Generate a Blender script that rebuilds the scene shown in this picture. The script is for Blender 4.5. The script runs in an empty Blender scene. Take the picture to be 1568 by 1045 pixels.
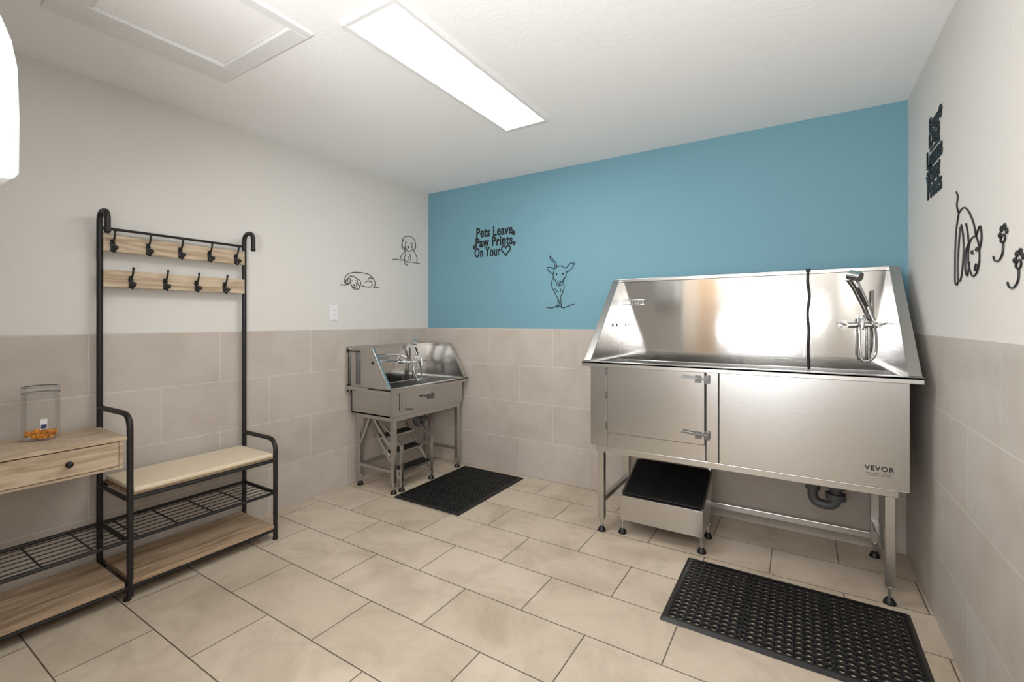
import bpy,bmesh,math,random
from mathutils import Vector,Matrix
random.seed(3)
SC=bpy.context.scene
COL=SC.collection
try:
    SC.view_settings.view_transform='Standard'
    SC.view_settings.look='None'
    SC.view_settings.exposure=0.17
except Exception as e: print(e)

# ---------------------------------------------------------------- materials
def s2l(c):
    return tuple(((v/255)/12.92 if v/255<=.04045 else ((v/255+.055)/1.055)**2.4) for v in c)+(1.0,)
def newmat(name):
    m=bpy.data.materials.new(name); m.use_nodes=True
    nt=m.node_tree; b=nt.nodes['Principled BSDF']
    return m,nt,b
def mat(name,rgb,rough=.5,metal=0,noise=0,nscale=8,bump=0,bscale=60,coat=0,stretch=None):
    m,nt,b=newmat(name)
    b.inputs['Roughness'].default_value=rough; b.inputs['Metallic'].default_value=metal
    b.inputs['Base Color'].default_value=s2l(rgb)
    tc=nt.nodes.new('ShaderNodeTexCoord')
    mp=nt.nodes.new('ShaderNodeMapping'); nt.links.new(tc.outputs['Object'],mp.inputs[0])
    if stretch: mp.inputs['Scale'].default_value=stretch
    if noise>0:
        n=nt.nodes.new('ShaderNodeTexNoise'); n.inputs['Scale'].default_value=nscale; n.inputs['Detail'].default_value=5
        nt.links.new(mp.outputs[0],n.inputs['Vector'])
        r=nt.nodes.new('ShaderNodeValToRGB')
        c=s2l(rgb)
        r.color_ramp.elements[0].position=.3; r.color_ramp.elements[1].position=.7
        r.color_ramp.elements[0].color=tuple(v*(1-noise) for v in c[:3])+(1,)
        r.color_ramp.elements[1].color=tuple(min(1,v*(1+noise*.6)) for v in c[:3])+(1,)
        nt.links.new(n.outputs['Fac'],r.inputs[0]); nt.links.new(r.outputs[0],b.inputs['Base Color'])
    if bump>0:
        n=nt.nodes.new('ShaderNodeTexNoise'); n.inputs['Scale'].default_value=bscale; n.inputs['Detail'].default_value=3
        nt.links.new(mp.outputs[0],n.inputs['Vector'])
        bp=nt.nodes.new('ShaderNodeBump'); bp.inputs['Strength'].default_value=bump; bp.inputs['Distance'].default_value=.004
        nt.links.new(n.outputs['Fac'],bp.inputs['Height']); nt.links.new(bp.outputs[0],b.inputs['Normal'])
    return m
def tile_mat(name,U,V,offU,offV,c1,c2,mortar,msize,rough,w=.6,h=.3,stain=.12):
    m,nt,b=newmat(name); N=nt.nodes.new; L=nt.links.new
    tc=N('ShaderNodeTexCoord'); sp=N('ShaderNodeSeparateXYZ'); L(tc.outputs['Object'],sp.inputs[0])
    au=N('ShaderNodeMath'); au.operation='ADD'; au.inputs[1].default_value=offU; L(sp.outputs[U],au.inputs[0])
    av=N('ShaderNodeMath'); av.operation='ADD'; av.inputs[1].default_value=offV; L(sp.outputs[V],av.inputs[0])
    cb=N('ShaderNodeCombineXYZ'); L(au.outputs[0],cb.inputs[0]); L(av.outputs[0],cb.inputs[1])
    br=N('ShaderNodeTexBrick'); br.offset=.5; br.offset_frequency=2; br.squash=1
    L(cb.outputs[0],br.inputs['Vector'])
    br.inputs['Scale'].default_value=1; br.inputs['Mortar Size'].default_value=msize
    br.inputs['Mortar Smooth'].default_value=.1
    br.inputs['Brick Width'].default_value=w; br.inputs['Row Height'].default_value=h
    br.inputs['Color1'].default_value=s2l(c1); br.inputs['Color2'].default_value=s2l(c2); br.inputs['Mortar'].default_value=s2l(mortar)
    n=N('ShaderNodeTexNoise'); n.inputs['Scale'].default_value=3.4; n.inputs['Detail'].default_value=9; n.inputs['Roughness'].default_value=.66
    n.inputs['Distortion'].default_value=.5
    L(tc.outputs['Object'],n.inputs['Vector'])
    r=N('ShaderNodeValToRGB'); r.color_ramp.elements[0].position=.34; r.color_ramp.elements[1].position=.56
    d=1-stain
    r.color_ramp.elements[0].color=(d,d*.975,d*.94,1); r.color_ramp.elements[1].color=(1,1,1,1)
    L(n.outputs['Fac'],r.inputs[0])
    mx=N('ShaderNodeMix'); mx.data_type='RGBA'; mx.blend_type='MULTIPLY'; mx.inputs[0].default_value=1
    L(br.outputs['Color'],mx.inputs[6]); L(r.outputs[0],mx.inputs[7]); L(mx.outputs[2],b.inputs['Base Color'])
    b.inputs['Roughness'].default_value=rough
    bp=N('ShaderNodeBump'); bp.invert=True; bp.inputs['Strength'].default_value=.5; bp.inputs['Distance'].default_value=.002
    L(br.outputs['Fac'],bp.inputs['Height']); L(bp.outputs[0],b.inputs['Normal'])
    return m
def wood_mat(name,c1,c2,axis):
    m,nt,b=newmat(name); N=nt.nodes.new; L=nt.links.new
    tc=N('ShaderNodeTexCoord'); mp=N('ShaderNodeMapping'); L(tc.outputs['Object'],mp.inputs[0])
    sc=[16,16,16]; sc[axis]=1.3; mp.inputs['Scale'].default_value=sc
    n=N('ShaderNodeTexNoise'); n.inputs['Scale'].default_value=2.0; n.inputs['Detail'].default_value=7; n.inputs['Distortion'].default_value=1.6
    L(mp.outputs[0],n.inputs['Vector'])
    r=N('ShaderNodeValToRGB'); r.color_ramp.elements[0].position=.34; r.color_ramp.elements[1].position=.6
    r.color_ramp.elements[0].color=s2l(c2); r.color_ramp.elements[1].color=s2l(c1)
    L(n.outputs['Fac'],r.inputs[0]); L(r.outputs[0],b.inputs['Base Color']); b.inputs['Roughness'].default_value=.55
    return m
def steel_mat(name,rgb,rough,wave=.25,wsc=(1,1,1),brush=0.0):
    """brushed sheet: slow waviness plus very fine brushing that smears reflections vertically"""
    m,nt,b=newmat(name); N=nt.nodes.new; L=nt.links.new
    b.inputs['Metallic'].default_value=1; b.inputs['Base Color'].default_value=s2l(rgb)
    tc=N('ShaderNodeTexCoord')
    mw=N('ShaderNodeMapping'); mw.inputs['Scale'].default_value=wsc; L(tc.outputs['Object'],mw.inputs[0])
    n=N('ShaderNodeTexNoise'); n.inputs['Scale'].default_value=3; n.inputs['Detail'].default_value=1
    L(mw.outputs[0],n.inputs['Vector'])
    b.inputs['Roughness'].default_value=rough
    b1=N('ShaderNodeBump'); b1.inputs['Strength'].default_value=wave; b1.inputs['Distance'].default_value=.02
    L(n.outputs['Fac'],b1.inputs['Height']); out=b1
    if brush>0:
        mp=N('ShaderNodeMapping'); mp.inputs['Scale'].default_value=(1,1,60); L(tc.outputs['Object'],mp.inputs[0])
        n2=N('ShaderNodeTexNoise'); n2.inputs['Scale'].default_value=8; n2.inputs['Detail'].default_value=2; L(mp.outputs[0],n2.inputs['Vector'])
        b2=N('ShaderNodeBump'); b2.inputs['Strength'].default_value=1; b2.inputs['Distance'].default_value=brush
        L(n2.outputs['Fac'],b2.inputs['Height']); L(b1.outputs[0],b2.inputs['Normal']); out=b2
    L(out.outputs[0],b.inputs['Normal'])
    return m
CEIL=mat('ceiling_paint',(243,243,243),.9,bump=.2,bscale=45)
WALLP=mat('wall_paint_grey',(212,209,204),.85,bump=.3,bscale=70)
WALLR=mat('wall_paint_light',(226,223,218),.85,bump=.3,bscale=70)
BLUE=mat('wall_paint_blue',(110,154,169),.75,bump=.3,bscale=70)
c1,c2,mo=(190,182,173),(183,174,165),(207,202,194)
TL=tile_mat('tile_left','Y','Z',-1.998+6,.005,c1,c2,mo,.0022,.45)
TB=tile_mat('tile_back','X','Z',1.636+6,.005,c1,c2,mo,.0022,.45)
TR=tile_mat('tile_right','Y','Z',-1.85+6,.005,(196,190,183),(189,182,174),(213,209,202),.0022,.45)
TF=tile_mat('tile_floor','X','Y',1.027+6,-2.01+6,(201,186,167),(193,178,158),(94,83,73),.0026,.36,stain=.25)
GROUT=mat('tile_edge_trim',(196,190,181),.6,noise=.05)
STEEL=steel_mat('brushed_stainless',(192,191,189),.25,.05,(1,1,.3),.00008)
STEELF=steel_mat('polished_stainless',(200,198,195),.09,.14,(1.6,1.6,.08),.00008)
STEELD=steel_mat('satin_steel_frame',(195,193,190),.28,.05)
CHROME=mat('chrome',(225,225,225),.08,1,noise=.03)
LATCH=mat('latch_metal',(120,120,120),.25,1,noise=.05)
BLKM=mat('black_metal',(36,34,34),.45,.3,noise=.1)
BLK=mat('black_plastic',(16,16,17),.45,noise=.1)
ART=mat('black_wire',(20,20,22),.5,noise=.1)
ARTG=mat('thin_black_wire',(45,44,44),.5,noise=.1)
RUB=mat('black_rubber',(16,17,18),.42,noise=.2,bump=.2)
OAK=wood_mat('oak_y',(194,175,150),(156,133,107),1)
OAKL=wood_mat('oak_dark_y',(178,154,127),(136,111,86),1)
FAB=mat('beige_fabric',(216,200,174),.95,noise=.06,nscale=90,bump=.6,bscale=240)
WHT=mat('white_plastic',(222,224,226),.35,noise=.01)
WHT2=mat('white_trim_paint',(228,228,228),.6,noise=.01)
GREY=mat('grey_plastic',(150,150,150),.5,noise=.05)
PIPE=mat('grey_pvc_pipe',(80,82,84),.4,noise=.05)
TREAT=mat('orange_treats',(226,150,60),.7,noise=.3,nscale=60)
LABEL=mat('label_blue',(40,60,90),.6,noise=.05)
LABW=mat('label_white',(225,225,225),.6,noise=.02)
DARK=mat('dark_gap',(60,60,60),.9,noise=.05)
DOORW=wood_mat('added_door_wood',(190,165,135),(160,132,102),2)
def emis(name,col,s):
    m,nt,b=newmat(name); b.inputs['Emission Color'].default_value=col; b.inputs['Emission Strength'].default_value=s
    b.inputs['Base Color'].default_value=(1,1,1,1); return m
LED=emis('led_diffuser',(1,.99,.98,1),18.0)
def glassmat():
    m,nt,b=newmat('clear_plastic'); N=nt.nodes.new; L=nt.links.new
    tr=N('ShaderNodeBsdfTransparent'); tr.inputs[0].default_value=(.975,.98,.98,1)
    gl=N('ShaderNodeBsdfGlossy'); gl.inputs['Roughness'].default_value=.05
    f=N('ShaderNodeLayerWeight'); f.inputs[0].default_value=.25
    mu=N('ShaderNodeMath'); mu.operation='MULTIPLY'; mu.inputs[1].default_value=.45; L(f.outputs['Fresnel'],mu.inputs[0])
    ms=N('ShaderNodeMixShader'); L(mu.outputs[0],ms.inputs[0]); L(tr.outputs[0],ms.inputs[1]); L(gl.outputs[0],ms.inputs[2])
    L(ms.outputs[0],nt.nodes['Material Output'].inputs[0]); return m
GLASS=glassmat()

# ---------------------------------------------------------------- geometry helpers
def empty(name,loc=(0,0,0),rz=0):
    e=bpy.data.objects.new(name,None); e.empty_display_size=.1; e.location=loc; e.rotation_euler=(0,0,rz); COL.objects.link(e); return e
def fin(bm,name,m,parent=None,world=False,smooth=False,bevel=0,seg=2):
    bmesh.ops.recalc_face_normals(bm,faces=bm.faces[:])
    me=bpy.data.meshes.new(name); bm.to_mesh(me); bm.free()
    o=bpy.data.objects.new(name,me); COL.objects.link(o)
    for mm in (m if isinstance(m,(list,tuple)) else [m]): me.materials.append(mm)
    if smooth:
        for p in me.polygons: p.use_smooth=True
        try: me.set_sharp_from_angle(angle=math.radians(40))
        except Exception: pass
    if parent:
        o.parent=parent
        if world:
            mw=Matrix.Translation(parent.location)@Matrix.Rotation(parent.rotation_euler.z,4,'Z')
            o.matrix_parent_inverse=mw.inverted()
    if bevel>0:
        b=o.modifiers.new('bevel','BEVEL'); b.width=bevel; b.segments=seg; b.limit_method='ANGLE'; b.angle_limit=math.radians(50)
    return o
def B(): return bmesh.new()
def box(bm,x0,x1,y0,y1,z0,z1,mi=0):
    v=[bm.verts.new(p) for p in [(x0,y0,z0),(x1,y0,z0),(x1,y1,z0),(x0,y1,z0),(x0,y0,z1),(x1,y0,z1),(x1,y1,z1),(x0,y1,z1)]]
    for f in [(0,3,2,1),(4,5,6,7),(0,1,5,4),(1,2,6,5),(2,3,7,6),(3,0,4,7)]:
        fc=bm.faces.new([v[i] for i in f]); fc.material_index=mi
def prism(bm,pts,vec,mi=0):
    vec=Vector(vec); a=[bm.verts.new(Vector(p)) for p in pts]; b=[bm.verts.new(Vector(p)+vec) for p in pts]
    n=len(a); fs=[bm.faces.new(a),bm.faces.new(b[::-1])]
    for i in range(n): fs.append(bm.faces.new((a[i],a[(i+1)%n],b[(i+1)%n],b[i])))
    for f in fs: f.material_index=mi
def beam(bm,p,q,w,h,up=(0,0,1)):
    p=Vector(p);q=Vector(q);d=(q-p).normalized(); u=Vector(up)
    s=d.cross(u)
    if s.length<1e-4: s=d.cross(Vector((1,0,0)))
    s.normalize(); t=s.cross(d).normalized()
    pts=[p+s*w/2*a+t*h/2*b for a,b in ((-1,-1),(1,-1),(1,1),(-1,1))]
    prism(bm,pts,q-p)
def sweep(bm,pts,r,seg=8,closed=False,rad=None):
    pts=[Vector(p) for p in pts]; n=len(pts)
    T=[]
    for i in range(n):
        if closed: t=pts[(i+1)%n]-pts[i-1]
        elif i==0: t=pts[1]-pts[0]
        elif i==n-1: t=pts[-1]-pts[-2]
        else: t=(pts[i+1]-pts[i]).normalized()+(pts[i]-pts[i-1]).normalized()
        if t.length<1e-9: t=Vector((0,0,1))
        T.append(t.normalized())
    nrm=T[0].orthogonal().normalized(); rings=[]
    for i in range(n):
        if i>0:
            nrm=nrm-T[i]*nrm.dot(T[i])
            if nrm.length<1e-6: nrm=T[i].orthogonal()
            nrm.normalize()
        bn=T[i].cross(nrm); rr=rad[i] if rad else r
        rings.append([bm.verts.new(pts[i]+(nrm*math.cos(2*math.pi*k/seg)+bn*math.sin(2*math.pi*k/seg))*rr) for k in range(seg)])
    for i in range(n if closed else n-1):
        a=rings[i];b=rings[(i+1)%n]
        for k in range(seg): bm.faces.new((a[k],a[(k+1)%seg],b[(k+1)%seg],b[k]))
    if not closed:
        bm.faces.new(rings[0][::-1]); bm.faces.new(rings[-1])
def cyl(bm,p,q,r,seg=16): sweep(bm,[p,q],r,seg)
def ball(bm,c,r,seg=12):
    bmesh.ops.create_uvsphere(bm,u_segments=seg,v_segments=seg//2+2,radius=r,matrix=Matrix.Translation(c))
def fillet(pts,rad,n=6):
    pts=[Vector(p) for p in pts]; out=[pts[0]]
    for i in range(1,len(pts)-1):
        a=(pts[i-1]-pts[i]);b=(pts[i+1]-pts[i]); r=min(rad,a.length*.49,b.length*.49)
        p0=pts[i]+a.normalized()*r;p1=pts[i]+b.normalized()*r
        for k in range(n+1):
            t=k/n; out.append(p0*(1-t)**2+pts[i]*2*t*(1-t)+p1*t*t)
    out.append(pts[-1]); return out
def crom(pts,n=6,closed=False):
    P=[Vector(p) for p in pts]; N=len(P); out=[]
    rng=range(N if closed else N-1)
    for i in rng:
        if closed: a,b,c,d=P[i-1],P[i],P[(i+1)%N],P[(i+2)%N]
        else: a,b,c,d=P[max(i-1,0)],P[i],P[i+1],P[min(i+2,N-1)]
        for k in range(n):
            t=k/n
            out.append(.5*((2*b)+(c-a)*t+(2*a-5*b+4*c-d)*t*t+(3*b-a-3*c+d)*t**3))
    if not closed: out.append(P[-1])
    return out
def lathe(bm,c,prof,seg=28):
    rings=[]
    for r,z in prof:
        rings.append([bm.verts.new((c[0]+r*math.cos(2*math.pi*k/seg),c[1]+r*math.sin(2*math.pi*k/seg),c[2]+z)) for k in range(seg)])
    for a,b in zip(rings,rings[1:]):
        for k in range(seg): bm.faces.new((a[k],a[(k+1)%seg],b[(k+1)%seg],b[k]))
    return rings

# ---------------------------------------------------------------- room
XL,XR,YB,YF,H,ZT=-2.939,.494,3.22,-1.60,2.448,1.195
tt=.008
def wall(name,lo,hi,mats,axis,side):
    # lower part proud of the paint by tt toward the room
    bm=B()
    x0,x1,y0,y1=lo[0],hi[0],lo[1],hi[1]
    box(bm,x0,x1,y0,y1,ZT,H,0)
    a=[x0,x1,y0,y1]
    if axis=='x':
        if side>0:a[1]+=tt
        else:a[0]-=tt
    else:
        if side>0:a[3]+=tt
        else:a[2]-=tt
    box(bm,*a,0,ZT-.006,1); 
    box(bm,*a,ZT-.006,ZT,2)
    return fin(bm,name,mats)
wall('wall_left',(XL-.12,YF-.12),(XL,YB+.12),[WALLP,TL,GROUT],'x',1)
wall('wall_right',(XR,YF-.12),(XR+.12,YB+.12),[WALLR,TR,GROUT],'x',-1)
wall('wall_back',(XL,YB),(XR,YB+.12),[BLUE,TB,GROUT],'y',-1)
# front wall with doorway opening  x -0.95..0.05, z 0..2.1
bm=B()
box(bm,XL,-.95,YF-.12,YF,0,H); box(bm,.05,XR,YF-.12,YF,0,H); box(bm,-.95,.05,YF-.12,YF,2.1,H)
fin(bm,'wall_front',WALLP)
bm=B()
box(bm,-1.01,-.95,YF,YF+.02,0,2.16); box(bm,.05,.11,YF,YF+.02,0,2.16); box(bm,-.95,.05,YF,YF+.02,2.1,2.16)
fin(bm,'trim_1',WHT2,bevel=.004)
# short return wall holding the dispenser
bm=B(); box(bm,XL,-1.18,-.12,0,0,H); fin(bm,'wall_return',WALLP)
# unseen tan door leaf, added for a warm reflection in the tub steel
d=empty('added_door',(-1.5,YF+.07,0))
bm=B(); box(bm,-1.95,-1.07,YF+.045,YF+.085,.01,2.08)
for z0,z1 in ((.15,.95),(1.1,1.95)):
    box(bm,-1.83,-1.19,YF+.085,YF+.09,z0,z1)
fin(bm,'added_door_leaf',DOORW,d,True,bevel=.004)
bm=B(); sweep(bm,fillet([(-1.14,YF+.085,1.0),(-1.14,YF+.13,1.0),(-1.25,YF+.13,1.0)],.015),.009); fin(bm,'added_door_lever',STEELD,d,True,smooth=True)
bm=B(); box(bm,XL-.12,XR+.12,YF-.12,YB+.12,-.1,0); fin(bm,'floor',TF)
# ceiling with hatch opening
hx0,hx1,hy0,hy1=-2.27,-1.745,.62,1.095
bm=B()
box(bm,XL-.12,hx0,YF-.12,YB+.12,H,H+.12); box(bm,hx1,XR+.12,YF-.12,YB+.12,H,H+.12)
box(bm,hx0,hx1,YF-.12,hy0,H,H+.12); box(bm,hx0,hx1,hy1,YB+.12,H,H+.12)
fin(bm,'ceiling',CEIL)
h=empty('attic_access_hatch',(-2.03,.88,H))
bm=B(); box(bm,hx0+.007,hx1-.003,hy0+.004,hy1-.004,H+.004,H+.02); fin(bm,'hatch_panel',CEIL,h,True)
bm=B(); box(bm,hx0,hx1,hy0,hy1,H+.05,H+.06); fin(bm,'hatch_shadow_gap',DARK,h,True)
bm=B()
box(bm,-2.42,hx0,.52,1.175,H-.008,H); box(bm,hx1,-1.705,.52,1.175,H-.008,H)
box(bm,hx0,hx1,.52,hy0,H-.008,H); box(bm,hx0,hx1,hy1,1.175,H-.008,H)
fin(bm,'hatch_casing',WHT2,h,True,bevel=.003)

def ledpanel(name,cx,cy,lx=.13,ly=.585):
    e=empty(name,(cx,cy,H))
    bm=B(); t=.022
    for a in ((cx-lx-t,cx-lx,cy-ly-t,cy+ly+t),(cx+lx,cx+lx+t,cy-ly-t,cy+ly+t),(cx-lx,cx+lx,cy-ly-t,cy-ly),(cx-lx,cx+lx,cy+ly,cy+ly+t)):
        box(bm,*a,H-.014,H)
    fin(bm,'frame',WHT2,e,True,bevel=.003)
    bm=B(); box(bm,cx-lx,cx+lx,cy-ly,cy+ly,H-.010,H-.002); fin(bm,'diffuser',LED,e,True)
ledpanel('ceiling_light_panel',-1.40,1.795)
ledpanel('added_fill_panel',-.9,-.85)  # extra glowing panel behind the camera, added to light the room

# ---------------------------------------------------------------- bathing tubs
def feet(bmS,bmK,x,y,ztop):
    cyl(bmS,(x,y,.015),(x,y,ztop+.01),.008,10); cyl(bmS,(x,y,ztop-.012),(x,y,ztop),.017,12)
    sweep(bmK,[(x,y,0),(x,y,.008),(x,y,.022),(x,y,.03)],.02,14,rad=[.024,.024,.016,.009])
def tub_shell(e,L,D,zr,zt,zb,flat,legx,legy,ins=.035,fw=.04,lt=.038):
    # splash panels
    bm=B()
    box(bm,0,L,D-.016,D-.004,zr-.05,zt)                       # back splash
    fin(bm,'back_splash',STEELF,e,bevel=.001)
    bm=B(); box(bm,-.004,L+.004,D-.028,D-.002,zt,zt+.01); box(bm,-.004,L+.004,D-.03,D-.026,zt-.012,zt+.01)
    fin(bm,'top_flange',STEELD,e,bevel=.002)
    for nm,x in (('left',fw-.012),('right',L-fw)):
        bm=B()
        prism(bm,[(x,D-.016,zr-.02),(x,D-.016,zt),(x,D-flat,zt),(x,.02,zr+.012),(x,.02,zr-.02)],(.012,0,0))
        fin(bm,'side_splash_'+nm,STEEL,e,bevel=.001)
        xa,xb=(-.002,fw) if nm=='left' else (L-fw,L+.002)
        bm=B(); xm=(xa+xb)/2
        beam(bm,(xm,D-flat,zt+.004),(xm,.012,zr+.01),xb-xa,.007)
        if flat>.06: box(bm,xa,xb,D-flat,D-.02,zt,zt+.008)
        beam(bm,((xa if nm=='left' else xb),D-flat,zt-.004),((xa if nm=='left' else xb),.012,zr),.004,.02)
        fin(bm,'side_flange_'+nm,STEELD,e,bevel=.0015)
    # rim
    bm=B()
    box(bm,-.008,L+.008,-.012,.045,zr-.005,zr+.008); box(bm,-.008,L+.008,-.012,-.006,zr-.022,zr+.008)
    box(bm,-.008,.062,.045,D-.016,zr-.005,zr+.008); box(bm,L-.062,L+.008,.045,D-.016,zr-.005,zr+.008)
    box(bm,-.008,-.003,-.012,D-.01,zr-.022,zr+.008); box(bm,L+.003,L+.008,-.012,D-.01,zr-.022,zr+.008)
    fin(bm,'rim',STEELD,e,bevel=.003)
    # body
    bm=B()
    box(bm,ins,ins+.012,.032,D-.02,zb,zr-.005); box(bm,L-ins-.012,L-ins,.032,D-.02,zb,zr-.005)
    box(bm,ins,L-ins,D-.03,D-.02,zb,zr-.02)
    box(bm,ins,L-ins,.032,D-.02,zb,zb+.012)
    fin(bm,'basin_body',STEEL,e,bevel=.001)
    bm=B(); zf=zb+.07
    box(bm,ins+.012,L-ins-.012,.05,D-.03,zf,zf+.01); cyl(bm,(L*.82,D*.5,zf+.01),(L*.82,D*.5,zf+.014),.04,20)
    fin(bm,'basin_floor',STEEL,e)
    # frame
    bmS=B();bmK=B()
    for x in legx:
        for y in legy:
            box(bmS,x-lt/2,x+lt/2,y-lt/2,y+lt/2,.08,zb-.001); feet(bmS,bmK,x,y,.08)
    x0,x1=legx[0]-lt/2-.01,legx[1]+lt/2+.01
    box(bmS,x0,x1,legy[0]-lt/2-.002,legy[0]+lt/2-.004,zb-.036,zb-.001); box(bmS,x0,x1,legy[1]-lt/2,legy[1]+lt/2+.002,zb-.036,zb-.001)
    for x in legx: box(bmS,x-.016,x+.016,legy[0],legy[1],zb-.036,zb-.002)
    fin(bmS,'leg_frame',STEELD,e,bevel=.003); fin(bmK,'leveling_feet',BLK,e,smooth=True)

def faucet(e,x,y,z,s=1,zs=.26):
    """deck/wall faucet, x centre, y = inner face of back splash, body in front"""
    bm=B(); yy=y-.05*s
    cyl(bm,(x-.075*s,yy,z),(x+.075*s,yy,z),.015*s,14)
    for sx in (-.075,.075):
        cyl(bm,(x+sx*s,y,z),(x+sx*s,yy,z),.013*s,12); cyl(bm,(x+sx*s,y-.004,z),(x+sx*s,y,z),.026*s,16)
        cyl(bm,(x+sx*s,yy-.005,z),(x+sx*s,yy-.04*s,z),.016*s,12)
        beam(bm,(x+sx*s,yy-.036*s,z),(x+sx*s*1.3,yy-.075*s,z+.012*s),.014*s,.008*s)
    cyl(bm,(x-.012,yy,z),(x-.012,yy,z-.17*s),.009*s,10); cyl(bm,(x+.03*s,yy,z),(x+.03*s,yy,z-.2*s),.007*s,10)
    sweep(bm,fillet([(x,yy,z),(x,yy,z+.04),(x,yy-.1*s,z+.05),(x-.01,yy-.12*s,z-.02)],.03),.009*s,10)
    # wand holder and wand
    cyl(bm,(x+.045*s,yy,z),(x+.045*s,yy,z+zs*.72),.006*s,8)
    fin(bm,'faucet',CHROME,e,smooth=True)
    bm=B()
    hd=(x-.045*s,yy-.02,z+zs)
    sweep(bm,[hd,(x-.02*s,yy-.02,z+zs*.8),(x+.02*s,yy-.02,z+zs*.4),(x+.045*s,yy-.02,z+zs*.1)],.014,12,rad=[.02*s,.017*s,.014*s,.012*s])
    cyl(bm,(hd[0]-.012,hd[1]-.005,hd[2]+.012),(hd[0]+.035*s,hd[1]-.035*s,hd[2]-.005),.026*s,14)
    fin(bm,'spray_wand',CHROME,e,smooth=True)
    bm=B()
    sweep(bm,[(x-.02*s,yy-.036,z+zs*.78),(x+.02*s,yy-.034,z+zs*.38)],.005*s,6)
    fin(bm,'wand_grip',BLK,e)
    bm=B()
    sweep(bm,crom([(x+.045*s,yy-.02,z+zs*.1),(x+.058*s,yy-.03,z-.05*s),(x+.05*s,yy-.05,z-.16*s),(x-.0*s,yy-.06,z-.19*s),(x-.01,yy-.02,z-.12*s),(x-.01,yy,z-.02)]),.006*s,8)
    fin(bm,'spray_hose',CHROME,e,smooth=True)
def basket(e,x0,x1,y0,y1,z0,z1,r=.002):
    bm=B()
    for z in (z0,z1): sweep(bm,[(x0,y0,z),(x1,y0,z),(x1,y1,z),(x0,y1,z)],r,6,True)
    n=int((x1-x0)/.016)
    for i in range(n+1):
        x=x0+(x1-x0)*i/n; sweep(bm,[(x,y0,z1),(x,y0,z0),(x,y1,z0),(x,y1,z1)],r*.7,5)
    fin(bm,'soap_basket',CHROME,e)
def trap(e,x,y,zt,s=1):
    bm=B()
    cyl(bm,(x,y,zt),(x,y,zt-.02),.06*s,20); cyl(bm,(x,y,zt-.02),(x,y,zt-.13*s),.033*s,16)
    cyl(bm,(x,y,zt-.09*s),(x,y,zt-.12*s),.048*s,16); cyl(bm,(x,y,zt-.15*s),(x,y,zt-.18*s),.045*s,16)
    sweep(bm,fillet([(x,y,zt-.12*s),(x,y,zt-.22*s),(x-.1*s,y+.02,zt-.22*s),(x-.1*s,y+.02,zt-.09*s),(x-.24*s,y+.05,zt-.09*s)],.045),.024*s,12)
    cyl(bm,(x-.1*s,y+.02,zt-.12*s),(x-.1*s,y+.02,zt-.15*s),.034*s,14)
    cyl(bm,(x-.24*s,y+.05,zt-.09*s),(x-.24*s,y+.05,zt-.0),.022*s,14)
    fin(bm,'drain_trap',PIPE,e,smooth=True)
def latch(bm,x,y,z):
    box(bm,x-.045,x-.012,y-.006,y,z-.02,z+.02); box(bm,x+.0,x+.028,y-.008,y,z-.022,z+.022)
    beam(bm,(x-.11,y-.022,z+.012),(x-.03,y-.016,z+.004),.01,.012); beam(bm,(x-.03,y-.016,z+.004),(x+.02,y-.014,z-.002),.008,.01)
    cyl(bm,(x-.02,y,z),(x-.02,y-.022,z),.007,10); cyl(bm,(x+.012,y,z),(x+.012,y-.02,z),.006,10)

# large tub
E=empty('dog_grooming_tub',(-1.10,2.57,0))
L,D,zr,zt,zb=1.54,.59,1.01,1.54,.515
tub_shell(E,L,D,zr,zt,zb,.055,(.095,1.44),(.05,.53))
bm=B()
box(bm,.035,.137,.022,.034,zb,zr-.006)      # left stile
box(bm,.137,.68,.026,.034,zb,zb+.09)        # sill under door
box(bm,.684,.742,.022,.034,zb,zr-.006)
box(bm,.747,1.505,.020,.034,zb,zr-.006)
box(bm,.746,1.505,.022,.034,zb-.004,zb)
fin(bm,'front_panels',STEEL,E,bevel=.002)
bm=B(); box(bm,.678,.6835,.026,.028,zb,zr-.01); box(bm,.7425,.7465,.026,.028,zb,zr-.01); box(bm,.1375,.1415,.0235,.0255,zb+.09,zr-.012); box(bm,.142,.677,.0235,.0255,zb+.084,zb+.088)
fin(bm,'panel_seams',DARK,E)
bm=B(); box(bm,.142,.677,.012,.026,zb+.088,zr-.012); fin(bm,'tub_door',STEEL,E,bevel=.003)
bm=B()
for z in (.96,.82,.64):
    cyl(bm,(.139,.014,z-.022),(.139,.014,z+.022),.006,10)
fin(bm,'door_hinges',LATCH,E)
bm=B(); latch(bm,.675,.012,.95); latch(bm,.675,.012,.655); fin(bm,'door_latches',LATCH,E,bevel=.001)
faucet(E,1.385,D-.016,1.235,1,.26)
basket(E,.07,.19,D-.075,D-.02,1.37,1.405)
bm=B()
for y in (.40,.48): cyl(bm,(.0395,y,1.23),(.043,y,1.23),.011,16)
fin(bm,'overflow_holes',BLK,E)
bm=B(); sweep(bm,crom([(1.143,D-.026,zt+.012),(1.141,D-.028,1.48),(1.149,D-.028,1.40),(1.140,D-.027,1.30),(1.146,D-.027,1.20),(1.143,D-.028,1.10),(1.147,D-.028,zr-.03)],5),.0075,10)
cyl(bm,(1.143,D-.026,zt-.002),(1.143,D-.026,zt+.016),.013,12)
fin(bm,'grooming_tether_cord',BLK,E,smooth=True)
bm=B(); box(bm,1.118,1.130,D-.018,D-.015,zr,zt); box(bm,1.158,1.168,D-.018,D-.015,zr,zt); fin(bm,'splash_seam_strips',CHROME,E)
# lower rails
bm=B()
box(bm,.095,1.44,.515,.545,.095,.13)
for x in (.095,1.44): box(bm,x-.014,x+.014,.05,.53,.17,.2)
fin(bm,'lower_rails',STEELD,E,bevel=.003)
trap(E,1.26,.33,zb)
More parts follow.
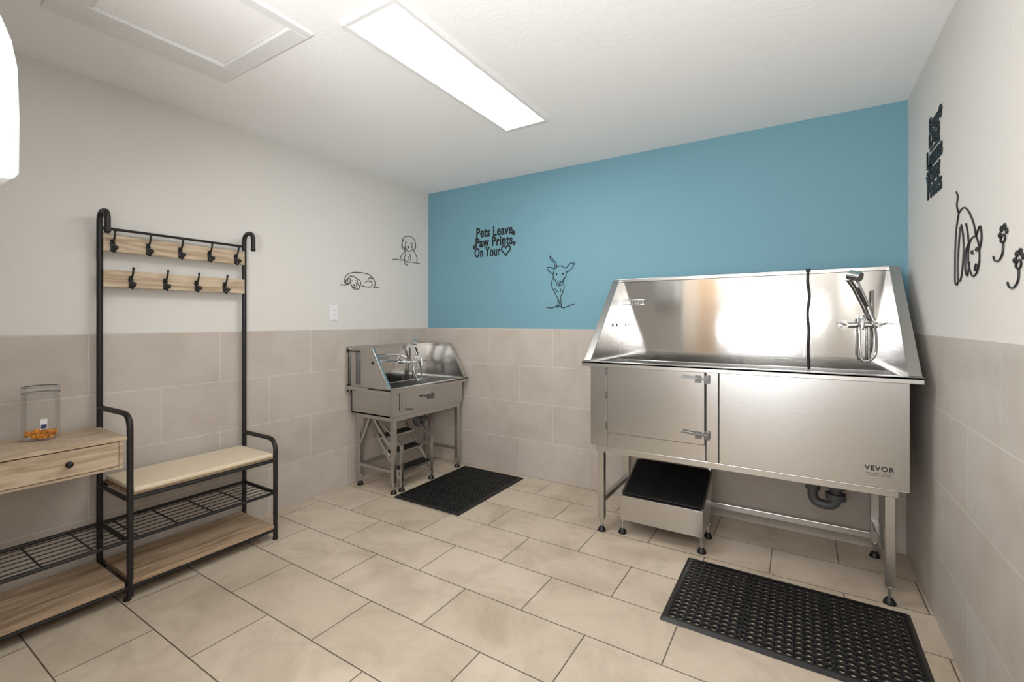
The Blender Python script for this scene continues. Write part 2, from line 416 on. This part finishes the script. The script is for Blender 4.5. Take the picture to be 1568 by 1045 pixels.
# pull-out step
bm=B();bmK=B()
prism(bm,[(.20,.075,.09),(.20,.075,.225),(.20,.085,.232),(.20,.40,.36),(.20,.40,.31),(.20,.3,.09)],(.012,0,0))
prism(bm,[(.648,.075,.09),(.648,.075,.225),(.648,.085,.232),(.648,.40,.36),(.648,.40,.31),(.648,.3,.09)],(.012,0,0))
box(bm,.20,.66,.068,.078,.085,.228)
prism(bm,[(.2,.078,.222),(.2,.40,.352),(.2,.40,.342),(.2,.078,.212)],(.46,0,0))
for x in (.21,.65):
    for y in (.085,.29): feet(bm,bmK,x,y,.09)
beam(bm,(.64,.40,.35),(.64,.44,.5),.015,.015); beam(bm,(.22,.40,.35),(.22,.44,.5),.015,.015)
fin(bm,'pull_out_step',STEELD,E,bevel=.0015); fin(bmK,'step_feet',BLK,E,smooth=True)
bm=B(); prism(bm,[(.215,.088,.234),(.215,.395,.358),(.215,.395,.364),(.215,.088,.24)],(.43,0,0))
for i in range(26):
    x=.222+i*.0165
    prism(bm,[(x,.09,.2405),(x,.39,.362),(x,.39,.3655),(x,.09,.244)],(.007,0,0))
fin(bm,'step_tread_mat',RUB,E)
def text_mesh(s,size,ext,off=0,align='CENTER',sp=1,ls=1):
    cu=bpy.data.curves.new('t','FONT'); cu.body=s; cu.size=size; cu.extrude=ext; cu.offset=off; cu.align_x=align; cu.space_character=sp; cu.space_line=ls
    cu.align_y='CENTER'
    o=bpy.data.objects.new('t',cu); COL.objects.link(o); bpy.context.view_layer.update()
    me=bpy.data.meshes.new_from_object(o.evaluated_get(bpy.context.evaluated_depsgraph_get())); bpy.data.objects.remove(o)
    return me
def text_obj(name,s,size,ext,M,m,parent,off=0,world=False,scale=(1,1),wh=None,**k):
    me=text_mesh(s,size,ext,off,**k)
    if wh:
        xs=[v.co.x for v in me.vertices]; ys=[v.co.y for v in me.vertices]
        me.transform(Matrix.Translation((-(min(xs)+max(xs))/2,-(min(ys)+max(ys))/2,0)))
        scale=(wh[0]/(max(xs)-min(xs)),wh[1]/(max(ys)-min(ys)))
    me.transform(Matrix.Diagonal((scale[0],scale[1],1,1))); me.transform(M)
    me.materials.clear(); me.materials.append(m)
    o=bpy.data.objects.new(name,me); COL.objects.link(o); o.parent=parent
    if world: o.matrix_parent_inverse=Matrix.Translation(parent.location).inverted()
    return o
RX=Matrix.Rotation(math.pi/2,4,'X')
text_obj('front_label','VEVOR',.03,.0004,Matrix.Translation((1.40,.0195,.60))@RX,BLK,E,off=.0008,sp=1.15)
text_obj('front_label_small','www.petgroomingtub.com\nservice and support line',.0085,.0003,Matrix.Translation((1.40,.0195,.575))@RX,BLK,E)

# small tub (faces +X, along the left wall)
S=empty('dog_grooming_tub.001',(-2.45,2.29,0),math.pi/2)
L,D,zr,zt,zb=.88,.47,.76,1.053,.56
tub_shell(S,L,D,zr,zt,zb,.286,(.08,.81),(.05,.41),ins=.03,lt=.034,fw=.022)
bm=B()
box(bm,.03,L-.03,.022,.034,zb,zr-.006)
fin(bm,'front_panel',STEEL,S,bevel=.002)
bm=B(); box(bm,.11,.42,.002,.02,.60,.745); fin(bm,'tub_door',STEEL,S,bevel=.003)
bm=B()
cyl(bm,(.14,-.004,.615),(.22,-.004,.60),.005,8); latch(bm,.43,.004,.67)
for y in (.33,.36,.44): box(bm,.002,.010,y,y+.008,zr+.02,zt-.02)
box(bm,.002,.010,.33,.448,zt-.03,zt-.018)
fin(bm,'end_frame_and_latch',LATCH,S,bevel=.001)
bm=B(); cyl(bm,(.007,.19,.95),(.0105,.19,.95),.012,16)
box(bm,-.004,.002,.445,.462,.72,.78); box(bm,-.004,.002,.445,.462,1.02,1.05)
fin(bm,'end_hole',BLK,S)
faucet(S,.66,D-.016,.90,.85,.17)
basket(S,.22,.47,D-.10,D-.02,.93,.975,.0025)
trap(S,.62,.26,zb,.8)
bm=B()
beam(bm,(.08,.05,.3),(.08,.25,zb-.04),.02,.02); beam(bm,(.08,.41,.3),(.08,.30,zb-.04),.02,.02)
box(bm,.07,.09,.05,.41,.15,.17); box(bm,.80,.82,.05,.41,.15,.17); box(bm,.08,.81,.40,.42,.15,.175)
beam(bm,(.81,.41,.3),(.68,.41,zb-.04),.02,.02)
fin(bm,'lower_braces',STEELD,S,bevel=.002)
bm=B();bmK=B();bmT=B()
for x in (.15,.47):
    beam(bm,(x,.06,.09),(x,.33,.42),.012,.03)
    beam(bm,(x,.04,.03),(x,.04,.34),.02,.02); feet(bm,bmK,x,.04,.06)
    beam(bm,(x,.04,.33),(x,.22,.46),.014,.014)
for y,z in ((.035,.15),(.13,.26),(.22,.37)):
    box(bm,.15,.47,y,y+.11,z-.014,z); box(bmT,.16,.46,y+.005,y+.105,z,z+.006)
fin(bm,'fold_out_steps',STEELD,S,bevel=.001); fin(bmK,'step_feet',BLK,S,smooth=True); fin(bmT,'step_treads',RUB,S)

# ---------------------------------------------------------------- rubber mats
def rubber_mat(name,x0,x1,y0,y1,pitch=.03,ribs=()):
    e=empty(name,((x0+x1)/2,(y0+y1)/2,0))
    bd=.028; nx=round((x1-x0-2*bd)/pitch); ny=round((y1-y0-2*bd)/pitch)
    px=(x1-x0-2*bd)/nx; py=(y1-y0-2*bd)/ny; bm=B()
    for i in range(nx):
        for j in range(ny):
            cx=x0+bd+px*(i+.5); cy=y0+bd+py*(j+.5)
            sq=[(1,0),(1,1),(0,1),(-1,1),(-1,0),(-1,-1),(0,-1),(1,-1)]
            o=[bm.verts.new((cx+a*px/2,cy+b*py/2,.007)) for a,b in sq]
            ang=[k*math.pi/4 for k in range(8)]
            r=min(px,py)*.44
            m1=[bm.verts.new((cx+math.cos(a)*r*1.08,cy+math.sin(a)*r*1.08,.0105)) for a in ang]
            m2=[bm.verts.new((cx+math.cos(a)*r*.84,cy+math.sin(a)*r*.84,.010)) for a in ang]
            m3=[bm.verts.new((cx+math.cos(a)*r*.84,cy+math.sin(a)*r*.84,.001)) for a in ang]
            for A,Bq in ((o,m1),(m1,m2),(m2,m3)):
                for k in range(8): bm.faces.new((A[k],A[(k+1)%8],Bq[(k+1)%8],Bq[k]))
    bmesh.ops.remove_doubles(bm,verts=bm.verts[:],dist=1e-5)
    fin(bm,'honeycomb_field',RUB,e,True)
    bm=B(); z=.0115
    def edge(a,b,ia,ib):
        vs=[bm.verts.new(p) for p in [(a[0],a[1],.0005),(b[0],b[1],.0005),(b[0]+(ib[0]-b[0])*.6,b[1]+(ib[1]-b[1])*.6,z),(a[0]+(ia[0]-a[0])*.6,a[1]+(ia[1]-a[1])*.6,z),(ia[0],ia[1],z),(ib[0],ib[1],z),(ia[0],ia[1],.0005),(ib[0],ib[1],.0005)]]
        bm.faces.new((vs[0],vs[1],vs[2],vs[3])); bm.faces.new((vs[3],vs[2],vs[5],vs[4])); bm.faces.new((vs[4],vs[5],vs[7],vs[6]))
    c=[(x0,y0),(x1,y0),(x1,y1),(x0,y1)]; n=[(x0+bd,y0+bd),(x1-bd,y0+bd),(x1-bd,y1-bd),(x0+bd,y1-bd)]
    for k in range(4): edge(c[k],c[(k+1)%4],n[k],n[(k+1)%4])
    for ax,f in ribs:
        if ax=='x': X=x0+(x1-x0)*f; box(bm,X-.004,X+.004,y0+bd,y1-bd,.006,.0125)
        else: Y=y0+(y1-y0)*f; box(bm,x0+bd,x1-bd,Y-.004,Y+.004,.006,.0125)
    o=fin(bm,'bevelled_border',RUB,e,True)
rubber_mat('rubber_floor_mat',-.50,.40,1.965,2.56,.032,(('x',1/3),('x',2/3)))
rubber_mat('rubber_floor_mat.001',-2.455,-1.86,2.32,3.15,.032,(('y',1/3),('y',2/3)))

# ---------------------------------------------------------------- hall tree
HT=empty('hall_tree_bench',(-2.72,1.0,0))
xr,xf=-2.895,-2.56; ya,yb=.83,1.518; y0=.40
r=.0125
bm=B()
for y in (ya,yb):
    sweep(bm,fillet([(xr,y,0.01),(xr,y,1.79),(xr+.10,y,1.79),(xr+.10,y,1.69)],.05,8),r,12)
    ball(bm,(xr+.10,y,1.69),r*1.15)
sweep(bm,[(xr,ya,1.715),(xr,yb,1.715)],.007,8)
# front posts with curved arms
sweep(bm,fillet([(xr,ya,.835),(xf,ya+.01,.835),(xf,ya+.01,.012)],.07,8),r,12)
sweep(bm,fillet([(xr,yb,.575),(xf,yb,.575),(xf,yb,.012)],.07,8),r,12)
# far-left frame
sweep(bm,fillet([(xr,y0,.012),(xr,y0,.70),(xf,y0,.70),(xf,y0,.012)],.04,8),r,12)
for y in (y0,ya,yb):
    for z in (.055,.268): sweep(bm,[(xr,y,z),(xf,y,z)],.010,8)
    for x in (xr,xf): cyl(bm,(x,y,0),(x,y,.012),.015,12)
for z in (.455,):
    sweep(bm,[(xr,ya,z),(xf,ya,z)],.010,8); sweep(bm,[(xr,yb,z),(xf,yb,z)],.010,8)
    for x in (xr,xf): sweep(bm,[(x,ya,z),(x,yb,z)],.011,8)
for x in (xr,xf):
    sweep(bm,[(x,y0,.268),(x,yb,.268)],.009,8); sweep(bm,[(x,y0,.055),(x,yb,.055)],.009,8)
fin(bm,'tube_frame',BLKM,HT,True,smooth=True)
bm=B()
for i in range(1,7):
    x=xr+(xf-xr)*i/7; sweep(bm,[(x,y0,.27),(x,yb,.27)],.0024,6)
for k in range(1,7):
    y=y0+(yb-y0)*k/7
    sweep(bm,[(xr,y,.264),(xf,y,.264)],.0035,6)
fin(bm,'wire_shelf',BLKM,HT,True)
bm=B(); box(bm,xr-.01,xf+.012,y0+.0,ya-.012,.066,.088); box(bm,xr-.01,xf+.012,ya+.016,yb-.014,.066,.088); fin(bm,'bottom_boards',OAKL,HT,True,bevel=.002)
bm=B(); box(bm,xr+.004,xr+.022,ya+.008,yb-.008,1.60,1.682); box(bm,xr+.004,xr+.022,ya+.008,yb-.008,1.425,1.51); fin(bm,'hook_slats',OAK,HT,True,bevel=.002)
bm=B()
def hook(y,zt):
    x=xr+.022
    cyl(bm,(x,y,zt-.01),(x+.006,y,zt-.01),.011,10); box(bm,x,x+.004,y-.008,y+.008,zt-.05,zt+.01)
    sweep(bm,crom([(x+.003,y,zt-.045),(x+.025,y,zt-.055),(x+.04,y,zt-.035)]),.004,8); ball(bm,(x+.04,y,zt-.033),.0125)
    sweep(bm,crom([(x+.003,y,zt-.01),(x+.015,y,zt+.0),(x+.03,y,zt+.025),(x+.036,y,zt+.045)]),.0045,8); ball(bm,(x+.036,y,zt+.047),.0065)
for i in range(5): hook(.872+.146*i,1.65)
for i in range(4): hook(.945+.149*i,1.475)
fin(bm,'coat_hooks',BLK,HT,True,smooth=True)
bm=B(); box(bm,xr-.005,xf-.002,ya+.016,yb-.014,.466,.474); fin(bm,'seat_board',OAKL,HT,True)
bm=B(); box(bm,xr+.0,xf+.008,ya+.02,yb-.016,.4745,.5); o=fin(bm,'seat_cushion',FAB,HT,True,bevel=.011,seg=4,smooth=True)
# side table with drawer
bm=B()
box(bm,xr-.012,xf+.012,y0-.02,ya-.004,.725,.742)
box(bm,xr-.005,xf+.002,y0+.014,y0+.028,.60,.725); box(bm,xr-.005,xf+.002,ya-.03,ya-.016,.60,.725)
box(bm,xr-.005,xf+.002,y0+.028,ya-.03,.60,.612); box(bm,xr-.005,xr+.008,y0+.028,ya-.03,.612,.725)
fin(bm,'table_box',OAK,HT,True,bevel=.002)
bm=B(); box(bm,xf-.012,xf+.009,y0+.03,ya-.033,.615,.721); fin(bm,'drawer_front',OAK,HT,True,bevel=.002)
bm=B(); cyl(bm,(xf+.009,.63,.668),(xf+.022,.63,.668),.006,10); ball(bm,(xf+.03,.63,.668),.0135); fin(bm,'drawer_knob',BLK,HT,True,smooth=True)

# treat jar
J=empty('treat_jar',(-2.80,.605,.7425)); jc=(-2.80,.605,.7425)
bm=B(); lathe(bm,jc,[(0.0005,.001),(.05,.001),(.057,.006),(.06,.02),(.06,.185),(.055,.2),(.053,.205)]); fin(bm,'jar_body',GLASS,J,True,smooth=True)
bm=B(); lathe(bm,jc,[(.059,.2),(.061,.203),(.061,.224),(.057,.23),(.0005,.231)]); fin(bm,'jar_lid',GLASS,J,True,smooth=True)
bm=B(); lathe(bm,jc,[(.0595,.2),(.0615,.2),(.0615,.204),(.0595,.204)]); lathe(bm,jc,[(.052,.228),(.0615,.228),(.0615,.231),(.052,.232)]); fin(bm,'lid_ring',GREY,J,True,smooth=True)
bm=B()
for i in range(80):
    a=random.random()*6.28; rr=random.random()**.5*.044
    c=Vector((jc[0]+rr*math.cos(a),jc[1]+rr*math.sin(a),jc[2]+.012+random.random()*.024)); b2=random.random()*3.14
    dd=Vector((math.cos(b2),math.sin(b2),random.uniform(-.2,.2)))*.011
    sweep(bm,[c-dd,c-dd*.6,c+dd*.6,c+dd],.005,8,rad=[.0065,.0045,.0045,.0065])
fin(bm,'dog_treats',TREAT,J,True,smooth=True)
def patch(bm,r,a0,a1,z0,z1,n=8):
    A=[bm.verts.new((jc[0]+r*math.cos(a0+(a1-a0)*k/n),jc[1]+r*math.sin(a0+(a1-a0)*k/n),jc[2]+z0)) for k in range(n+1)]
    Bv=[bm.verts.new((jc[0]+r*math.cos(a0+(a1-a0)*k/n),jc[1]+r*math.sin(a0+(a1-a0)*k/n),jc[2]+z1)) for k in range(n+1)]
    for k in range(n): bm.faces.new((A[k],A[k+1],Bv[k+1],Bv[k]))
bm=B(); patch(bm,.0606,-.25,.1,.05,.095); fin(bm,'label',LABW,J,True)
bm=B(); patch(bm,.0610,-.22,.07,.054,.072); fin(bm,'label_print',LABEL,J,True)

# ---------------------------------------------------------------- wall fittings
O=empty('wall_outlet',(XL,2.19,1.32))
bm=B(); box(bm,XL,XL+.006,2.155,2.227,1.262,1.378); fin(bm,'cover_plate',WHT,O,True,bevel=.003)
bm=B(); box(bm,XL+.006,XL+.009,2.174,2.208,1.285,1.355); fin(bm,'receptacle',WHT2,O,True,bevel=.002)
bm=B()
for z in (1.305,1.338):
    box(bm,XL+.009,XL+.0095,2.184,2.187,z-.006,z+.006); box(bm,XL+.009,XL+.0095,2.195,2.198,z-.006,z+.006)
fin(bm,'slots',GREY,O,True)
P=empty('paper_towel_dispenser',(-1.45,.1,1.7))
bm=B()
prof=[(0,1.533),(.18,1.533),(.246,1.537),(.253,1.55),(.254,1.66),(.251,1.76),(.243,1.81),(.229,1.85),(.208,1.875),(.16,1.89),(0,1.89)]
prism(bm,[(-1.60,y,z) for y,z in prof],(.29,0,0)); fin(bm,'housing',WHT,P,True,bevel=.006,seg=3)
bm=B(); box(bm,-1.312,-1.308,.0,.225,1.565,1.57); box(bm,-1.312,-1.308,.240,.242,1.60,1.78); fin(bm,'cover_seam',GREY,P,True)

# ---------------------------------------------------------------- wall art
def art(name,org,U,w,hh,strokes,N,m=ART,r=.003):
    """org lower-left corner on the wall, U wall-right unit vector, N wall normal"""
    U=Vector(U);N=Vector(N);org=Vector(org)+N*(r+.0005)
    e=empty(name,org+U*w/2+Vector((0,0,hh/2)))
    bm=B()
    for s in strokes:
        closed=False
        if s[0]=='c': closed=True; s=s[1:]
        pts=crom([org+U*(u*w)+Vector((0,0,v*hh)) for u,v in s],6,closed)
        sweep(bm,pts,r,6,closed)
    fin(bm,'bent_wire',m,e,True,smooth=True); return e
# lying puppy
lying=[[(0,.22),(.08,.2),(.16,.22)],
 [(.12,.25),(.1,.5),(.16,.78),(.3,.95),(.5,1.0),(.7,.98),(.84,.85),(.93,.6),(.95,.35),(.9,.2),(1,.2),(1.05,.22)],
 [(.2,.22),(.17,.4),(.2,.62),(.26,.74),(.36,.72),(.43,.6),(.44,.42)],
 [(.2,.6),(.13,.45),(.15,.28),(.22,.3),(.25,.48),(.24,.62)],
 [(.44,.62),(.52,.5),(.53,.3),(.48,.24),(.44,.4)],
 [(.26,.4),(.28,.2),(.36,.1),(.42,.2),(.41,.4)],
 [(.3,.12),(.36,.02),(.46,.02),(.5,.12),(.52,.24)],
 ['c',(.33,.26),(.37,.26),(.35,.2)],[(.29,.5),(.31,.5)],[(.38,.5),(.4,.5)],
 [(.55,.25),(.68,.2),(.8,.2),(.86,.3),(.84,.5),(.74,.55),(.66,.45)],
 [(.74,.62),(.78,.75),(.88,.7)]]
art('dog_wire_art',(XL,2.25,1.505),(0,1,0),.35,.135,lying,(1,0,0),ARTG,.0028)
sitting=[[(0,.1),(.15,.14),(.3,.12),(.4,.16),(.55,.1),(.7,.12),(.85,.1),(1,.12)],
 [(.28,.16),(.32,.3),(.42,.42),(.45,.55)],
 [(.45,.55),(.36,.6),(.34,.75),(.38,.9),(.5,.98),(.66,1.0),(.78,.93),(.84,.8),(.84,.62),(.76,.56),(.7,.66),(.72,.8)],
 [(.4,.85),(.33,.72),(.34,.56),(.42,.52),(.46,.66),(.46,.8)],
 [(.47,.6),(.52,.5),(.62,.48),(.7,.55)],['c',(.54,.64),(.6,.64),(.57,.59)],[(.5,.76),(.53,.76)],[(.62,.76),(.65,.76)],
 [(.74,.55),(.84,.42),(.9,.28),(.88,.14)],
 [(.48,.5),(.46,.34),(.42,.2),(.46,.0),(.54,.02),(.55,.16),(.58,.3)],[(.62,.4),(.66,.25),(.62,.16)]]
art('dog_wire_art.001',(XL,2.77,1.755),(0,1,0),.33,.255,sitting,(1,0,0),ARTG,.0028)
dance=[[(0,.03),(.2,.02),(.4,.06),(.6,.02),(.85,.06),(1,.08)],
 [(.38,.02),(.42,.12),(.40,.2),(.3,.3),(.2,.4),(.18,.5),(.24,.58)],
 [(.42,.2),(.46,.12),(.5,.05)],[(.5,.22),(.52,.14),(.54,.04)],
 [(.5,.22),(.58,.3),(.64,.4),(.62,.5),(.66,.58)],
 [(.28,.74),(.16,.78),(.0,.78),(.06,.72),(.2,.66),(.25,.66)],
 [(.28,.74),(.40,.79),(.56,.79),(.70,.75),(.84,.82),(1.0,.83),(.92,.74),(.78,.68),(.70,.67)],
 [(.25,.70),(.24,.6),(.32,.53),(.36,.46),(.46,.43),(.56,.46),(.60,.54),(.70,.6),(.71,.70)],
 ['c',(.40,.51),(.52,.51),(.46,.46)],['c',(.34,.64),(.38,.64),(.36,.66)],['c',(.57,.64),(.61,.64),(.59,.66)],
 [(.10,1.0),(.14,.93),(.24,.88),(.30,.82),(.30,.77)],[(.10,1.0),(.22,.93),(.34,.86),(.37,.79)],
 [(.3,.38),(.36,.32),(.42,.34)],[(.52,.32),(.5,.38)]]
art('dog_wire_art.002',(-1.69,YB,1.352),(1,0,0),.235,.42,dance,(0,-1,0),ART,.0028)
hang=[[(.1,1.0),(.16,.93),(.12,.85),(.2,.75)],
 [(.2,.75),(.4,.78),(.6,.7),(.78,.56),(.86,.42)],
 ['c',(.6,.35),(.7,.42),(.86,.42),(.96,.32),(.98,.18),(.9,.08),(.75,.05),(.64,.12),(.58,.22)],
 [(.62,.4),(.5,.32),(.47,.14),(.55,.07),(.62,.2)],
 [(.86,.42),(1.0,.5),(1.05,.38),(.98,.28)],
 ['c',(.82,.1),(.9,.11),(.86,.16)],['c',(.70,.28),(.73,.3),(.74,.27)],['c',(.86,.29),(.89,.31),(.9,.28)],
 [(.2,.75),(.1,.6),(.05,.4),(.04,.2),(.04,.04),(.12,0),(.17,.04)],
 [(.26,.6),(.2,.4),(.16,.2),(.17,.04)],[(.3,.62),(.38,.5),(.4,.32),(.34,.12),(.26,.04),(.17,.04)],
 [(.5,.6),(.56,.5),(.6,.4)]]
art('dog_wire_art.003',(XR,2.335,1.39),(0,-1,0),.29,.345,hang,(-1,0,0),ART,.0025)
pawhook=[['c',(.62,.66),(.78,.7),(.88,.6),(.8,.5),(.62,.5),(.55,.58)],
 ['c',(.42,.72),(.5,.78),(.55,.72),(.48,.66)],['c',(.55,.86),(.62,.94),(.68,.88),(.62,.8)],
 ['c',(.76,.9),(.84,.97),(.9,.9),(.84,.82)],['c',(.94,.78),(1,.82),(1.03,.74),(.97,.7)],
 [(.72,.5),(.74,.35),(.68,.18),(.5,.06),(.25,.02),(.05,.1),(0,.2)]]
art('paw_wall_hook',(XR,1.925,1.43),(0,-1,0),.105,.105,pawhook,(-1,0,0),ART,.0025)
art('paw_wall_hook.001',(XR,1.815,1.345),(0,-1,0),.105,.105,pawhook,(-1,0,0),ART,.0025)

def heart(bm,o,U,s,r,N):
    pts=[]
    for k in range(28):
        t=2*math.pi*k/28
        pts.append(Vector(o)+Vector(U)*(16*math.sin(t)**3)*s/32+Vector((0,0,(13*math.cos(t)-5*math.cos(2*t)-2*math.cos(3*t)-math.cos(4*t))*s/32)))
    sweep(bm,pts,r,6,True)
def paw(bm,o,U,s,N,th=.004):
    o=Vector(o);U=Vector(U);N=Vector(N)
    for du,dv,rr in ((0,-.15,.34),(-.42,.15,.14),(-.16,.42,.15),(.16,.42,.15),(.42,.15,.14)):
        c=o+U*du*s+Vector((0,0,dv*s)); cyl(bm,c,c+N*th,rr*s,14)
sg=empty('pet_quote_sign',(-2.2,YB,1.935))
th=.004
for i,(tx,cx,cz,w_,h_) in enumerate((('Pets Leave',-2.195,2.022,.37,.084),('Paw Prints',-2.20,1.936,.38,.084),('On Your',-2.265,1.852,.27,.084))):
    text_obj('sign_line_%d'%(i+1),tx,.1,th/2,Matrix.Translation((cx,YB-th/2-.001,cz))@RX,ART,sg,off=.0021,world=True,wh=(w_,h_),sp=1.08)
bm=B(); heart(bm,(-2.075,YB-.004,1.852),(1,0,0),.09,.0055,(0,-1,0)); paw(bm,(-2.0,YB-.001,1.985),(1,0,0),.036,(0,-1,0)); paw(bm,(-2.405,YB-.001,1.90),(1,0,0),.032,(0,-1,0))
paw(bm,(-1.995,YB-.001,1.90),(1,0,0),.032,(0,-1,0))
fin(bm,'heart_and_paws',ART,sg,True)
# right wall sign (vertical)
sr=empty('pet_quote_sign.001',(XR,2.63,1.97))
for i,(tx,dz,w_) in enumerate((('Every',.14,.17),('Dog',.072,.18),('Leaves',.004,.26),('Paw',-.064,.19),('Prints',-.135,.24))):
    text_obj('sign_line_%d'%(i+1),tx,.098,th/2,Matrix.Translation((XR-th/2-.001,2.635,1.975+dz))@Matrix.Rotation(-math.pi/2,4,'Z')@RX,ART,sr,off=.0024,world=True,wh=(w_,.08),sp=1.0)
bm=B(); paw(bm,(XR-.001,2.535,2.12),(0,-1,0),.05,(-1,0,0)); paw(bm,(XR-.001,2.75,1.90),(0,-1,0),.05,(-1,0,0))
for z in (2.082,2.012,1.945,1.875): box(bm,XR-.004,XR-.001,2.55,2.71,z-.006,z+.006)
fin(bm,'paws',ART,sr,True)

# ---------------------------------------------------------------- lights, world, camera
def area(name,loc,rot,sx,sy,e,col=(1,1,1)):
    l=bpy.data.lights.new(name,'AREA'); l.shape='RECTANGLE'; l.size=sx; l.size_y=sy; l.energy=e; l.color=col
    o=bpy.data.objects.new(name,l); o.location=loc; o.rotation_euler=rot; COL.objects.link(o); return o
area('added_ceiling_fill',(-.35,-.7,1.25),(math.radians(180-26),0,math.radians(28)),.9,.7,82,(1,1,1))  # added fill light aimed up to brighten the ceiling, not a real fixture
w=bpy.data.worlds.new('world'); SC.world=w; w.use_nodes=True
bg=w.node_tree.nodes['Background']; bg.inputs[0].default_value=(.95,.97,1,1); bg.inputs[1].default_value=1.4
cam=bpy.data.cameras.new('camera'); cam.sensor_width=36; cam.lens=702.6/1568*36; cam.shift_y=-30.5/1568; cam.clip_start=.02
co=bpy.data.objects.new('camera',cam); co.location=(0,0,1.257); co.rotation_euler=(math.pi/2,0,math.radians(32.06)); COL.objects.link(co)
SC.camera=co
